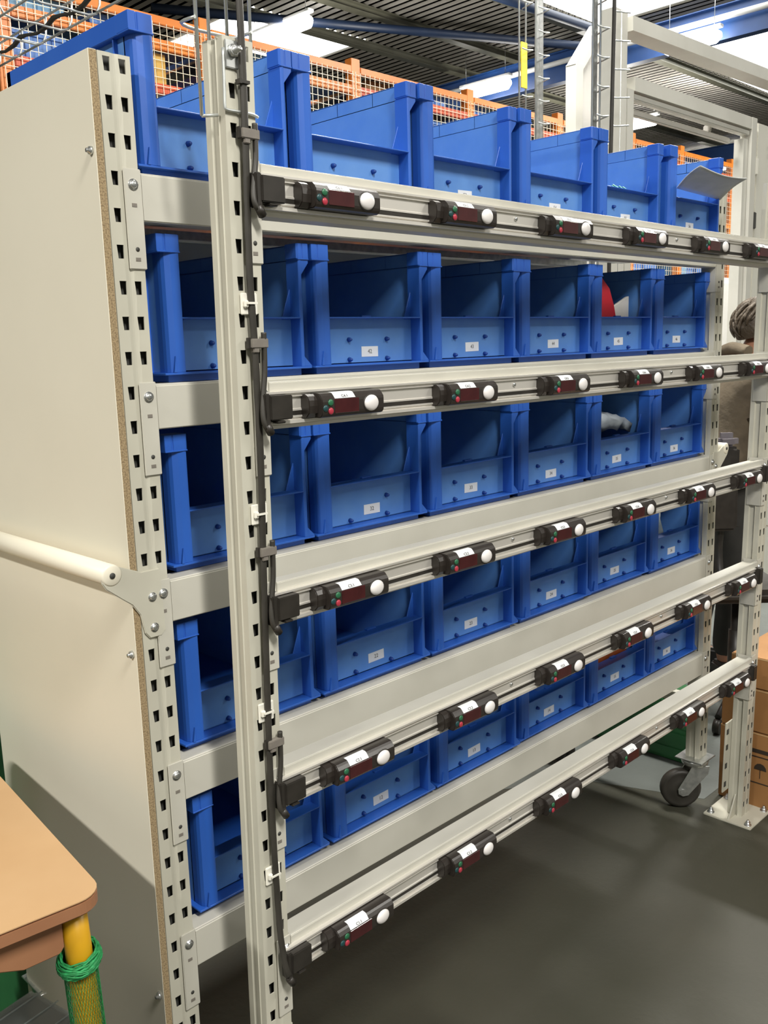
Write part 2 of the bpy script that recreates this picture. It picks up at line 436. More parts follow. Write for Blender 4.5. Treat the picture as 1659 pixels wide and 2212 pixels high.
# contents of some bins
def bpos(r, c): return BR[r][c]-W, ZB[r]
x0, z0 = bpos(0, 5)                               # bent foam sheet lying across the bin front
m = MB(); pts = []
NU, NV = 12, 8
C0, C1, C2, C3 = Vector((1.600, -.006, 1.834)), Vector((1.842, -.008, 1.825)), Vector((1.756, -.12, 1.857)), Vector((1.499, -.12, 1.861))
g = []
for i in range(NU+1):
    row = []
    for j in range(NV+1):
        u, v = i/NU, j/NV
        p = C0*(1-u)*(1-v)+C1*u*(1-v)+C2*u*v+C3*(1-u)*v
        p = p+Vector((0, 0, .006*math.sin(math.pi*v)-.008*math.sin(math.pi*u)*v))
        row.append(m.bm.verts.new(p))
    g.append(row)
for i in range(NU):
    for j in range(NV): m.face([g[i][j], g[i+1][j], g[i+1][j+1], g[i][j+1]], True)
bmesh.ops.recalc_face_normals(m.bm, faces=m.bm.faces[:]); bmesh.ops.solidify(m.bm, geom=m.bm.faces[:], thickness=.003)
tag(m.build('foam_sheet', M_foam), 'bent grey sheet lying across the rightmost bin on the top shelf', 'sheet')
x0, z0 = bpos(0, 4)
m = MB(); rr = random.Random(3)
for k in range(7):
    px = x0+.135+rr.uniform(-.03, .04); m.tube([(px, .015, z0+.098), (px+rr.uniform(-.01, .01), .03, z0+.106+rr.uniform(0, .006)), (px+.012, .06, z0+.07)], .003, 6)
tag(m.build('green_strap', M_gstrip), 'crumpled green strap over the front lip of the fifth top-shelf bin', 'strap')
x0, z0 = bpos(1, 4)
m = MB(); m.prism([(x0+.150, z0+.0175), (x0+.264, z0+.0175), (x0+.256, z0+.105), (x0+.225, z0+.148), (x0+.150, z0+.215)] if False else [(1.385, z0+.0175), (1.470, z0+.0175), (1.456, z0+.102), (1.447, z0+.129), (1.424, z0+.172), (1.385, z0+.20)], 1, .078, .083)
tag(m.build('red_card', M_redc, None, .0008, 1), 'red folded card standing in the fifth bin of the second shelf', 'card')
m = MB(); m.prism([(1.452, z0+.0175), (1.530, z0+.0175), (1.530, z0+.154), (1.521, z0+.152), (1.452, z0+.126)], 1, .0845, .092)
tag(m.build('white_card', M_paper, None, .0008, 1), 'white printed card standing beside the red card in a second-shelf bin', 'card')
x0, z0 = bpos(2, 4)
m = MB(); rr = random.Random(5); g = []
for i in range(15):
    row = []
    for j in range(11):
        u, v = i/14, j/10
        zz = z0+.094+.055*(1-abs(u-.42)*1.25)*(.35+.65*math.sin(math.pi*min(1, v*1.1+.05)))+.010*math.sin(u*13+v*7)*math.sin(v*9+1+u*4)
        row.append(m.bm.verts.new((x0+.034+u*.224, .060+v*.20+.01*math.sin(u*9), zz)))
    g.append(row)
for i in range(14):
    for j in range(10): m.face([g[i][j], g[i+1][j], g[i+1][j+1], g[i][j+1]], True)
bmesh.ops.recalc_face_normals(m.bm, faces=m.bm.faces[:]); bmesh.ops.solidify(m.bm, geom=m.bm.faces[:], thickness=-.025)
tag(m.build('cloth_bundle', M_bag), 'crumpled grey cloth bundle showing over the lip of a third-shelf bin', 'cloth')
x0, z0 = bpos(3, 5)
m = MB(); g = []
for i in range(8):
    row = []
    for j in range(8):
        u, v = i/7, j/7
        row.append(m.bm.verts.new((x0+.085+u*.060+.008*math.sin(v*7), .068+.02*math.sin(u*6+v*3), z0+.055+v*.150-(.03*u))))
    g.append(row)
for i in range(7):
    for j in range(7): m.face([g[i][j], g[i+1][j], g[i+1][j+1], g[i][j+1]], True)
bmesh.ops.recalc_face_normals(m.bm, faces=m.bm.faces[:]); bmesh.ops.solidify(m.bm, geom=m.bm.faces[:], thickness=.002)
M_bagfilm = mat('milky film', (.62, .70, .74), .2, trans=.3, alpha=.85, noise=(20, (.4, .5, .58), .4, .65))
tag(m.build('plastic_bag', M_bagfilm), 'clear plastic bag standing in the rightmost bin of the fourth shelf', 'bag')
x0, z0 = bpos(4, 4)
m = MB(); m.box(x0+.050, x0+.245, .053, .20, z0+.018, z0+.182)
tag(m.build('orange_box', M_brick, None, .004, 2), 'orange-brown box inside the fifth bin of the bottom shelf', 'box')

# ------------------------------------------------------------------ front frame with light rails
frame = empty('display_frame', MF)
tag(frame, 'grey perforated steel frame standing on base plates in front of the rack', 'frame')
XFR = 1.818
ZF0 = -1.794                                       # floor in frame coordinates
me_fpost = perforated_mesh('frame_upright', ZF0+.006, .067, 0.)
for x in (0, XFR):
    o = obj('upright', me_fpost, frame); o.location = (x, 0, 0)
    m = MB(); m.box(x-.064, x+.088, -.050, .098, ZF0, ZF0+.007)
    bp = m.build('base_plate', M_post, frame, .0015)
    for bx_, by_ in ((-.046, -.034), (.070, -.034), (-.046, .082), (.070, .082)):
        s = MB(); s.lathe([(.011, 0), (.011, .002), (.0075, .002), (.0075, .010), (.004, .010), (.004, .016), (0, .016)], T(x+bx_, by_, ZF0+.007), 8); s.build('anchor_bolt', M_zinc, bp)
    for sgn in (-1, 1):                            # gussets
        xx = x-.013 if sgn < 0 else x+.037
        m = MB(); m.prism([(xx, ZF0+.007), (xx+sgn*.040, ZF0+.007), (xx, ZF0+.075)] if sgn > 0 else [(xx+sgn*.040, ZF0+.007), (xx, ZF0+.007), (xx, ZF0+.075)], 1, .020, .024)
        m.build('gusset', M_post, bp)
    m = MB(); m.box(x-.052, x+.076, .046, .050, ZF0+.085, ZF0+.31)
    fb = m.build('foot_bracket', M_post, frame, .001)
    for sgn in (-1, 1):
        for zz in (.11, .17, .23, .28):
            s = MB(); s.box(x+.012+sgn*.052-.006, x+.012+sgn*.052+.006, .0445, .0462, ZF0+zz-.008, ZF0+zz+.008); s.build('bracket_slot', M_hole, fb)
BT = [-.0868-.2985*i for i in range(5)]
BT = [-.0878, -.3868, -.6845, -.9815, -1.2745]
for i, z in enumerate(BT):
    b = beam_part(frame, 'frame_beam', .040, XFR-.016, z, -.0035, .040, True, .069)
    end_brackets(b, .037, XFR-.013, 0, .0065)

def rail_profile():
    return [(-.0035, -.0140), (-.0120, -.0140), (-.0120, -.0172), (-.0075, -.0178), (-.0075, -.0205), (-.0105, -.0212), (-.0105, -.0225), (-.0068, -.0232),
            (-.0068, -.0400), (-.0085, -.0410), (-.0085, -.0435), (-.0060, -.0440), (-.0060, -.0500), (-.0095, -.0505), (-.0095, -.0530), (-.0070, -.0535), (-.0070, -.0560), (-.0125, -.0565), (-.0125, -.0612), (-.0035, -.0612)]
def rail_meshes():
    out = {}
    m = MB(); m.prism(rail_profile(), 0, .020, 1.786); out['rail'] = m.mesh('rail_profile', M_alu)
    m = MB(); m.box(.022, 1.784, -.0082, -.0055, -.0497, -.0443); out['strip'] = m.mesh('contact_strip', M_black)
    m = MB(); m.box(.026, .0665, -.024, -.0062, -.0535, -.0185); m.box(.018, .028, -.021, -.004, -.0610, -.0155); m.box(.036, .052, -.026, -.006, -.0585, -.055)
    m.lathe([(.006, 0), (.006, .018), (0, .018)], T(.020, -.019, -.058) @ Matrix.Rotation(R(150), 4, 'Y'), 10)
    out['conn'] = m.mesh('feed_connector', M_black, .0015)
    m = MB(); m.box(1.774, 1.797, -.024, -.004, -.0600, -.0140); out['cap'] = m.mesh('end_cap', M_black, .002)
    m = MB(); M = Matrix.Rotation(R(90), 4, 'X'); m.lathe([(.004, 0), (.004, .002), (.0025, .003), (0, .003)], M, 10); out['screw'] = m.mesh('rail_screw', M_zinc)
    return out
RM = rail_meshes()
for i, z in enumerate(BT):
    r = empty('light_rail', MF @ T(0, 0, z))
    tag(r, 'silver aluminium light rail mounted on the %s crossbar of the front frame' % LEV[i], 'rail', 'light rails on the front frame')
    obj('rail_profile', RM['rail'], r); obj('contact_strip', RM['strip'], r); obj('feed_connector', RM['conn'], r); obj('end_cap', RM['cap'], r)
    for xx in (.62, 1.23):
        s = obj('rail_screw', RM['screw'], r); s.location = (xx, -.0068, -.031)

def module_meshes():
    o = {}
    hp = [(0, .0180), (-.0150, .0180), (-.0190, .0176), (-.0215, .0168), (-.0245, .0138), (-.0285, .0088), (-.0292, .0050), (-.0292, -.0100), (-.0285, -.0135), (-.0260, -.0170), (-.0215, -.0185), (0, -.0185)]
    m = MB(); m.prism([(a, b) for a, b in hp], 0, .030, .160, True)
    hp2 = [(0, .0170), (-.0090, .0170), (-.0150, .0140), (-.0185, .0080), (-.0195, 0), (-.0185, -.0110), (-.0120, -.0180), (0, -.0190)]
    m.prism(hp2, 0, .013, .031, True)
    o['housing'] = m.mesh('housing', M_mod, .0012, 2, 55)
    for f in o['housing'].polygons: f.use_smooth = False
    m = MB(); m.box(.0545, .1050, -.0300, -.0285, -.0130, .0082); o['display'] = m.mesh('display', M_disp, .0006, 1)
    # label strip follows the curved top
    cv = [(-.0130, .0183), (-.0188, .0179), (-.0214, .0171), (-.0245, .0141), (-.0284, .0092)]
    m = MB()
    m.prism([(a, b) for a, b in cv]+[(a+.0008, b-.0008) for a, b in cv[::-1]], 0, .0560, .0985); o['label'] = m.mesh('tag_strip', M_label)
    Mb = Matrix.Rotation(R(90), 4, 'X')
    m = MB(); m.lathe([(.0060, 0), (.0060, .0008), (.0054, .0016), (.003, .0024), (0, .0026)], Mb, 16); o['key'] = m
    def key(mm):
        k = MB(); k.lathe([(.0052, 0), (.0052, .0008), (.0046, .0016), (.0026, .0022), (0, .0024)], Mb, 16); return k.mesh('key', mm)
    o['teal'], o['green'], o['red'] = key(M_teal), key(M_green), key(M_red)
    m = MB(); n = 24
    Ml = Matrix.Rotation(R(90), 4, 'X') @ Matrix.Diagonal((1.1, .92, 1, 1))
    m.lathe([(.0135, 0), (.0135, .0018), (.0122, .0036), (.0095, .0052), (.005, .0064), (0, .0068)], Ml, n); o['lamp'] = m.mesh('confirm_lamp', M_lamp)
    m = MB(); m.lathe([(.0155, 0), (.0155, .0008), (.0138, .0008)], Ml, n); o['ring'] = m.mesh('lamp_ring', M_black)
    o.pop('key').bm if False else None
    return o
MM = module_meshes()
LX = [[.2171, .5040, .8110, 1.1140, 1.4220, 1.7000], [.2178, .5100, .8140, 1.1160, 1.4220, 1.7130], [.2224, .5060, .8115, 1.1070, 1.4117, 1.7035],
      [.2301, .5179, .8214, 1.1176, 1.4212, 1.7060], [.2219, .5157, .8221, 1.1217, 1.4200, 1.7030]]
for r in range(5):
    for c in range(6):
        code = 'C%d.%d' % (5-r, c+1)
        md = empty('pick_display', MF @ T(LX[r][c]-.1355, -.0068, BT[r]-.0372))
        tag(md, 'black pick-to-light display tagged %s, %s on the %s light rail' % (code, ORD[c], LEV[r]), 'light display', 'pick-to-light displays on the rails')
        obj('housing', MM['housing'], md); obj('display', MM['display'], md)
        for k, px, pz, nm in (('teal', .0365, -.0045, 'key'), ('green', .0465, .0035, 'key'), ('red', .0465, -.0090, 'key')):
            q = obj(nm, MM[k], md); q.location = (px, -.0290, pz); q['label'] = k+' key'
        l = obj('confirm_lamp', MM['lamp'], md); l.location = (.131, -.0287, -.0015)
        l = obj('lamp_ring', MM['ring'], md); l.location = (.131, -.0289, -.0015)
        s = obj('tag_strip', MM['label'], md)
        if code not in txt_cache: txt_cache[code] = text_mesh(code, .0070)
        t = obj('lettering', txt_cache[code], s); t.location = (.0772, -.0270, .0124); t.rotation_euler = (R(50), 0, 0)

# cable down the left post, its splices, branch cables and tie mounts
def bez(pts, n=6):
    """Catmull-Rom through points"""
    P = [Vector(p) for p in pts]; out = []
    for i in range(len(P)-1):
        p0, p1, p2, p3 = P[max(i-1, 0)], P[i], P[i+1], P[min(i+2, len(P)-1)]
        for k in range(n):
            t = k/n
            out.append(.5*((2*p1)+(p2-p0)*t+(2*p0-5*p1+4*p2-p3)*t*t+(3*p1-p0-3*p2+p3)*t**3))
    out.append(P[-1]); return out
def flat_cable(m, pts, w, t):
    """flat ribbon cable, width along x, thickness along y"""
    rings = []
    for i, p in enumerate(pts):
        d = (pts[min(i+1, len(pts)-1)]-pts[max(i-1, 0)]).normalized()
        a = Vector((d.z, 0, -d.x)); a = a.normalized() if a.length > 1e-6 else Vector((1, 0, 0))
        b = a.cross(d).normalized()
        rings.append([m.bm.verts.new(p+a*cx*w/2+b*cy*t/2) for cx, cy in ((-1, -.4), (-.6, -1), (.6, -1), (1, -.4), (1, .4), (.6, 1), (-.6, 1), (-1, .4))])
    for A, B in zip(rings, rings[1:]):
        for k in range(8): m.face([A[k], A[(k+1) % 8], B[(k+1) % 8], B[k]], True)
    m.face(rings[0][::-1]); m.face(rings[-1])
m = MB()
main = bez([(.012, -.006, 1.30), (.012, -.008, .75), (.0115, -.008, .25), (.012, -.008, .112), (.0135, -.0075, .027), (.0128, -.0075, -.0545), (.0112, -.0075, -.15), (.0105, -.0075, -.2423), (.0141, -.0075, -.3369), (.0152, -.0075, -.42), (.0162, -.0075, -.5011), (.0133, -.0075, -.6375), (.0112, -.0075, -.779), (.0093, -.0075, -.9562), (.0105, -.0075, -1.1), (.012, -.009, -1.19), (.0125, -.012, -1.2555), (.015, -.016, -1.295), (.0172, -.019, -1.318), (.020, -.0195, -1.328)], 6)
flat_cable(m, main, .0105, .0055)
mc = m.build('bus_cable', M_rubber); mc.matrix_world = MF
tag(mc, 'flat black bus cable running down the left front post', 'cable')
for i, zs in enumerate((-.0547, -.3325, -.633, -.9333)):
    x = (.0136, .0145, .0151, .0150)[i]
    s = empty('cable_splice', MF @ T(x, -.0075, zs))
    tag(s, 'grey splice clip joining a branch cable to the bus cable beside the %s light rail' % LEV[i], 'cable clip', 'splice clips on the left post')
    m = MB(); m.box(-.010, .0195, -.0065, .004, -.0055, .0075); m.box(-.006, .004, -.0055, .003, -.012, -.005); m.build('clip_body', M_splice, s, .001)
    m = MB(); m.box(-.013, -.009, -.0035, .0035, -.006, .009); m.build('clip_latch', M_black, s, .0006)
    m = MB()
    zt = BT[i]-.058-zs
    b = bez([(.0145, -.002, .016), (.0145, -.002, -.004), (.0140, -.002, -.03), (.0120, -.003, zt*.45), (.0075, -.006, zt*.72), (.0045, -.010, zt*.9), (.0065, -.0115, zt+.002), (.0185-x+.001, -.0115, zt-.004)] if False else
            [(.0145, -.002, .016), (.0145, -.002, -.006), (.0128, -.003, zt*.35), (.0070, -.0055, zt*.62), (.0025, -.0085, zt*.82), (.0015, -.0110, zt*.95), (.0040, -.0120, zt*1.03), (.0085, -.0118, zt*1.06)], 6)
    m.tube(b, .0040, 8); bc = m.build('branch_cable', M_rubber, s)
for i, (x, z) in enumerate(((.0114, -.2764), (.0138, -.5749), (.0108, -.8795), (.0108, -1.150))):
    s = empty('tie_mount', MF @ T(x, 0, z))
    tag(s, 'white cable tie mount on the left post between the %s and %s light rails' % (LEV[i], LEV[i+1]), 'cable tie mount', 'tie mounts on the left post')
    m = MB(); m.box(-.015, .013, -.0045, -.0006, -.016, .014); m.box(-.0125, -.0055, -.0095, -.0045, -.006, .004); m.build('mount_base', M_white, s, .0012)
    m = MB(); m.box(-.010, .0075, -.0122, -.0108, -.0015, .0015); m.box(-.0095, -.0082, -.0115, -.003, -.0015, .0015); m.box(.0062, .0075, -.0115, -.003, -.0015, .0015); m.build('tie_band', M_white, s)
# black cable tie near the top
m = MB(); m.box(-.0075, .0075, -.0128, -.0118, -.002, .002); m.box(-.0095, -.006, -.0135, -.003, -.003, .003); m.box(.0062, .0072, -.012, -.003, -.002, .002)
o = m.build('cable_tie', M_black); o.matrix_world = MF @ T(.0131, 0, .011); tag(o, 'black cable tie holding the bus cable at the top of the left post', 'cable tie')

# wire tray fixed on top of the left post
tray = empty('wire_cable_tray', MF @ T(0, 0, 0))
tag(tray, 'vertical galvanised wire cable tray clamped to the top of the left front post', 'cable tray', 'wire cable trays')
m = MB()
for x, y, zb in ((-.044, .018, -.034), (-.018, .050, .05), (.0, .048, .03), (.017, .030, .03), (.047, .018, .045)):
    m.tube([(x+(.006 if zb < 0 else .0015), y, zb), (x, y, .35), (x-.004, y, 1.3)], .0024, 8)
for k in range(13):
    z = .085+.1*k
    m.tube(bez([(-.044, .014, z), (-.041, .050, z+.002), (-.018, .055, z), (.017, .054, z), (.045, .050, z), (.048, .014, z)], 3), .0022, 6)
m.build('tray_wires', M_galv, tray)
m = MB(); m.tube([(-.044+.006, .018, -.034), (-.016, .012, -.031)], .0024, 6)
m.tube(bez([(-.0145, -.0035, .05), (-.0150, -.0035, .0), (-.0155, -.0035, -.022), (-.0125, -.0035, -.026), (.006, -.0035, -.026), (.028, -.0035, -.026), (.040, -.002, -.028)], 4), .002, 6)
m.build('hook_wire', M_galv, tray)
m = MB(); m.box(-.011, .010, -.004, -.0005, .027, .062); m.build('clamp_plate', M_zinc, tray, .001)
m = MB(); Mx = T(.0, -.004, .048) @ Matrix.Rotation(R(90), 4, 'X'); m.lathe([(.0085, 0), (.0085, .006), (.006, .0065), (.004, .0065), (.004, .017), (0, .017)], Mx, 6); m.build('clamp_nut', M_zinc, tray)

# ------------------------------------------------------------------ table and things at the lower left
tb = empty('work_table', T(-.192, -.134, 0) @ Matrix.Rotation(R(-6.0), 4, 'Z'))
tag(tb, 'beech-topped table with yellow legs in the lower left corner', 'table')
def rrect(x0, x1, y0, y1, r, n=6):
    P = []
    for cx, cy, a in ((x1-r, y0+r, -90), (x1-r, y1-r, 0), (x0+r, y1-r, 90), (x0+r, y0+r, 180)):
        for k in range(n+1):
            t = R(a+90*k/n); P.append((cx+r*math.cos(t), cy+r*math.sin(t)))
    return P
TD = .66
m = MB(); m.prism(rrect(-.80, .012, -.012, TD, .035), 2, .7485, .750); m.build('table_top', M_wood, tb)
m = MB(); m.prism(rrect(-.80, .012, -.012, TD, .035), 2, .727, .7485); m.build('top_edging', M_woodedge, tb, .003, 2)
A = [(-.041, .727), (-.041, .680), (-.047, .672), (-.095, .671), (-.125, .682), (-.17, .690), (-.60, .690), (-.68, .672), (-.74, .672), (-.74, .727)]
m = MB(); m.prism(A[::-1], 1, .010, .028); m.build('apron', M_woodedge, tb, .002)
m = MB(); m.prism([(.055, .672), (.10, .671), (.14, .690), (TD-.14, .690), (TD-.10, .671), (TD-.055, .672), (TD-.055, .727), (.055, .727)], 0, -.040, -.022); m.build('apron', M_woodedge, tb, .002)
for lx, ly, dx, dy in ((-.022, .022, .018, -.020), (-.765, .022, -.018, -.020), (-.765, TD-.035, -.018, .020), (-.022, TD-.035, .018, .020)):
    m = MB(); m.tube([(lx, ly, .727), (lx+dx*.12, ly+dy*.12, .66), (lx+dx, ly+dy, .01)], [.0178, .0178, .020], 20); l = m.build('leg', M_yellow, tb)
    m = MB(); m.lathe([(.024, 0), (.024, .012)], T(lx+dx, ly+dy, 0), 16); m.build('foot_cap', M_black, l)
# green net sleeve pulled over the leg with a bunched ring
net = empty('net_sleeve', tb.matrix_world.copy()); tag(net, 'green net sleeve pulled over the yellow table leg', 'net')
def legc(z):
    f = (.727-z)/.717; return -.022+.018*f, .022-.020*f
m = MB(); rr = random.Random(2)
for k in range(38):
    a0 = k*2*math.pi/38; pts = []; pts2 = []
    for j in range(44):
        z = .645-.62*j/43; cx, cy = legc(z)
        a = a0+j*.14; a2 = a0-j*.14
        pts.append((cx+.0222*math.cos(a), cy+.0222*math.sin(a), z)); pts2.append((cx+.0226*math.cos(a2), cy+.0226*math.sin(a2), z))
    m.tube(pts, .0004, 3, False); m.tube(pts2, .0004, 3, False)
m.build('net_tube', M_net, net)
m = MB()
for k in range(44):
    zz = .657-.00045*k+rr.uniform(-.002, .002); ra = .0205+.0075*math.sin(math.pi*min(1, (k+3)/46))+rr.uniform(-.002, .002)
    cx, cy = legc(zz)
    ph = rr.uniform(0, 6); pts = [(cx+ra*math.cos(t*2*math.pi/20), cy+ra*math.sin(t*2*math.pi/20), zz+.006*math.cos(t*2*math.pi/20-.6)+.002*math.sin(5*t+ph)) for t in range(20)]
    m.tube(pts, .0013, 5, True, True)
m.build('bunched_ring', M_net, net)
# film-wrapped carton below the table
ct = empty('film_wrapped_carton', T(-.187, .122, 0) @ Matrix.Rotation(R(11), 4, 'Z') @ T(-.174, -.105, 0)); tag(ct, 'dark carton wrapped in clear film under the table', 'carton')
m = MB(); m.box(-.17, .17, -.100, .100, .002, .462); m.build('carton', M_ink2, ct, .004)
m = MB(); g = []
m.box(-.174, .174, -.105, .105, .004, .470); m.build('clear_film', M_film, ct, .008, 2)
m = MB(); 
for k in range(5): m.tube([(-.174, -.07+.035*k, .471), (.0, -.075+.038*k, .4735), (.174, -.08+.04*k, .471)], .0013, 5)
m.build('film_fold', M_film, ct)
m = MB(); m.use(M_greenp)
for (a, b, c, d, e, f) in ((-.20, .20, -.15, -.144, 0, .28), (-.20, .20, .144, .15, 0, .28), (-.20, -.194, -.15, .15, 0, .28), (.194, .20, -.15, .15, 0, .28), (-.2, .2, -.15, .15, 0, .01), (-.21, .21, -.16, -.15, .26, .28), (-.21, -.2, -.16, .16, .26, .28), (.2, .21, -.16, .16, .26, .28), (-.21, .21, .15, .16, .26, .28)): m.box(a, b, c, d, e, f)
me_gc = m.mesh('green_crate', None, .002)
gc = []
for k in range(3):
    o = obj('green_crate', me_gc); o.location = (-.165, .80, .002+.281*k); gc.append(o)
    tag(o, 'green plastic crate behind the cream side panel, %s of the stack' % ('bottom', 'middle', 'top')[k], 'crate', 'green crates behind the rack')
# wire basket-tray overhead at the top left
ot = empty('wire_cable_tray', T(0, 0, 0)); tag(ot, 'galvanised wire cable tray hanging overhead in the upper left corner', 'cable tray', 'wire cable trays')
m = MB(); Z = 2.30
for x, z, r_ in ((.415, Z, .003), (.585, Z, .003), (.43, Z+.05, .003), (.60, Z+.07, .003)):
    m.tube([(x, -1.2, z), (x, 3.4, z)], r_, 6)
tw = []
for k in range(31):
    y = -1.2+.15*k; m.tube(bez([(.40, y, Z+.055), (.415, y, Z-.002), (.5, y, Z-.006), (.585, y, Z-.002), (.60, y, Z+.075)], 3), .0028, 6)
m.build('tray_wires', M_galv, ot)
m = MB(); pts = []
for k in range(93):
    y = -1.2+.05*k; pts.append((.545+.006*math.sin(k*1.57), y, Z+.010+.007*math.cos(k*1.57)))
m.tube(pts, [.0065 if k % 4 < 2 else .0042 for k in range(93)], 8); m.build('twisted_cable', M_rubber, ot)

# ------------------------------------------------------------------ boxes, person, chair on the right
XB = 1.985
m_ = ((0.001, .246, -.62, -.004), (.248, .386, -.60, -.006), (.388, .487, -.56, -.030))
for k, (za, zb, ya, yb) in enumerate(m_):
    c = empty('cardboard_box', T(XB, 0, 0)); tag(c, 'brown cardboard box behind the right front post, %s of three' % ('lowest', 'middle', 'topmost')[k], 'box', 'stacked cardboard boxes')
    y0, y1 = ya+.58, yb
    y0 = -.62+.02*k
    m = MB(); m.box(0, .36, y0, y1, za, zb); m.build('carton', M_carton, c, .003)
    m = MB(); m.box(-.0008, .0, y0+.004, y1-.004, zb-.005, zb-.001); m.build('top_seam', M_tape, c)
    if k == 0:
        m = MB()
        for zl in (.182, .168, .082): m.box(-.0012, .0, -.30, -.105, zl, zl+(.012 if zl > .17 else .003))
        m.prism([(-.155, .128), (-.153, .138), (-.146, .146), (-.136, .149), (-.126, .146), (-.119, .138), (-.117, .128)], 0, -.0012, 0)
        m.box(-.0012, 0, -.1368, -.1352, .10, .13); m.box(-.0012, 0, -.19, -.187, .085, .165)
        mk = m.build('handling_marks', M_mark, c); mk['label'] = 'black printed lines with umbrella sign'

def skin_mesh(name, verts, edges, radii, levels=2, root=0):
    me = bpy.data.meshes.new(name); me.from_pydata([Vector(v) for v in verts], edges, [])
    o = bpy.data.objects.new(name, me); COL.objects.link(o)
    o.modifiers.new('s', 'SKIN'); sv = me.skin_vertices[0].data
    for i, r in enumerate(radii):
        sv[i].radius = r if isinstance(r, tuple) else (r, r)
    sv[root].use_root = True
    sd = o.modifiers.new('d', 'SUBSURF'); sd.levels = levels; sd.render_levels = levels
    dg = bpy.context.evaluated_depsgraph_get(); res = bpy.data.meshes.new_from_object(o.evaluated_get(dg)); res.name = name
    bpy.data.objects.remove(o); bpy.data.meshes.remove(me)
    for p in res.polygons: p.use_smooth = True
    return res
# local frame of the person: +x is the way they face, z up
PM = T(3.00, .52, 0) @ Matrix.Rotation(R(-34), 4, 'Z')
per = empty('person', PM); tag(per, 'person in beige coat and dark trousers stooping behind the rack on the right', 'person')
V = [(0, 0, .84), (.03, 0, 1.0), (.07, 0, 1.16), (.10, 0, 1.28), (.145, 0, 1.37), (.185, 0, 1.425),           # 0-5 spine, neck
     (.205, 0, 1.47), (.20, 0, 1.535),                                                                    # 6-7 head
     (0, .10, .80), (.03, .10, .44), (-.02, .10, .09), (.10, .11, .035),                                    # 8-11 left leg
     (0, -.10, .80), (.05, -.10, .44), (.01, -.10, .09), (.13, -.11, .035),                                 # 12-15 right leg
     (.10, .18, 1.27), (.16, .22, 1.03), (.38, .17, .98), (.45, .16, .98),                                  # 16-19 left arm
     (.10, -.18, 1.27), (.13, -.23, 1.03), (.36, -.18, .97), (.43, -.17, .97)]                              # 20-23 right arm
E_ = [(0, 1), (1, 2), (2, 3), (3, 4), (4, 5), (5, 6), (6, 7), (0, 8), (8, 9), (9, 10), (10, 11), (0, 12), (12, 13), (13, 14), (14, 15), (3, 16), (16, 17), (17, 18), (18, 19), (3, 20), (20, 21), (21, 22), (22, 23)]
RA = [(.13, .12), (.12, .11), (.13, .12), (.12, .11), (.055, .055), (.06, .06), (.098, .082), (.085, .075), .085, .058, .040, .036, .085, .058, .040, .036, .052, .042, .030, .034, .052, .042, .030, .034]
# fingers
for hand, (hx, hy, hz) in ((19, V[19]), (23, V[23])):
    for k in range(4):
        n = len(V); dy = (-.024+.016*k); L = (.05, .06, .056, .044)[k]
        V += [(hx+.035, hy+dy, hz), (hx+.035+L*.6, hy+dy*1.1, hz-.012), (hx+.035+L*.85, hy+dy*1.1, hz-.036)]
        E_ += [(hand, n), (n, n+1), (n+1, n+2)]; RA += [.0095, .0085, .0075]
    n = len(V); sg = -1 if hy > 0 else 1
    V += [(hx+.012, hy+sg*.036, hz-.012), (hx+.045, hy+sg*.046, hz-.03)]; E_ += [(hand, n), (n, n+1)]; RA += [.011, .009]
bme = skin_mesh('body', V, E_, RA, 2, 0)
bm = bmesh.new(); bm.from_mesh(bme)
def blob(bm, c, r, n=10):
    ret = bmesh.ops.create_uvsphere(bm, u_segments=n, v_segments=n//2+2, radius=1, matrix=T(*c) @ Matrix.Diagonal((*r, 1)))
    for v in ret['verts']:
        for f in v.link_faces: f.smooth = True
blob(bm, (.305, 0, 1.468), (.018, .013, .022)); blob(bm, (.298, 0, 1.418), (.010, .022, .006)); blob(bm, (.288, 0, 1.385), (.02, .026, .02))
for s in (-1, 1):
    blob(bm, (.215, s*.098, 1.455), (.019, .011, .032)); blob(bm, (.288, s*.034, 1.492), (.010, .014, .007))
bm.to_mesh(bme); bm.free(); bme.materials.clear(); bme.materials.append(M_skin); obj('body', bme, per)
# hair: scalp cap plus combed-back locks and a small knot
m = MB(); rr = random.Random(4)
HC = Vector((.190, 0, 1.487))
def scalp(th, ph, k=1.):
    v = Vector((.125*math.sin(th)*math.cos(ph), .100*math.sin(th)*math.sin(ph), .108*math.cos(th)))*k
    return Matrix.Rotation(R(14), 4, 'Y') @ v + HC
n = 30; prof = []
for i in range(12):
    row = []
    for k in range(n):
        ph = 2*math.pi*k/n; back = .5-.5*math.cos(ph)
        lim = .36+.40*back**.8
        row.append(m.bm.verts.new(scalp(math.pi*lim*i/11, ph)))
    prof.append(row)
for A, B in zip(prof, prof[1:]):
    for k in range(n): m.face([A[k], A[(k+1) % n], B[(k+1) % n], B[k]], True)
bmesh.ops.remove_doubles(m.bm, verts=m.bm.verts[:], dist=.0008)
for k in range(150):
    ph = rr.uniform(.35, 2*math.pi-.35); back = .5-.5*math.cos(ph); lim = math.pi*(.36+.40*back**.8)
    t0 = rr.uniform(.05, .75)*lim; t1 = min(lim*1.04, t0+rr.uniform(.5, .95)); dp = rr.uniform(.1, .5)*(1 if ph < math.pi else -1)
    q = [scalp(t0+(t1-t0)*u, ph+dp*u, 1.015+.05*math.sin(math.pi*u)+rr.uniform(0, .015)) for u in (0, .33, .66, 1)]
    m.tube(bez(q, 3), [.003, .005, .006, .0065, .0065, .0065, .006, .005, .004, .002][:10], 5)
hm = m.build('hair', M_hair, per)
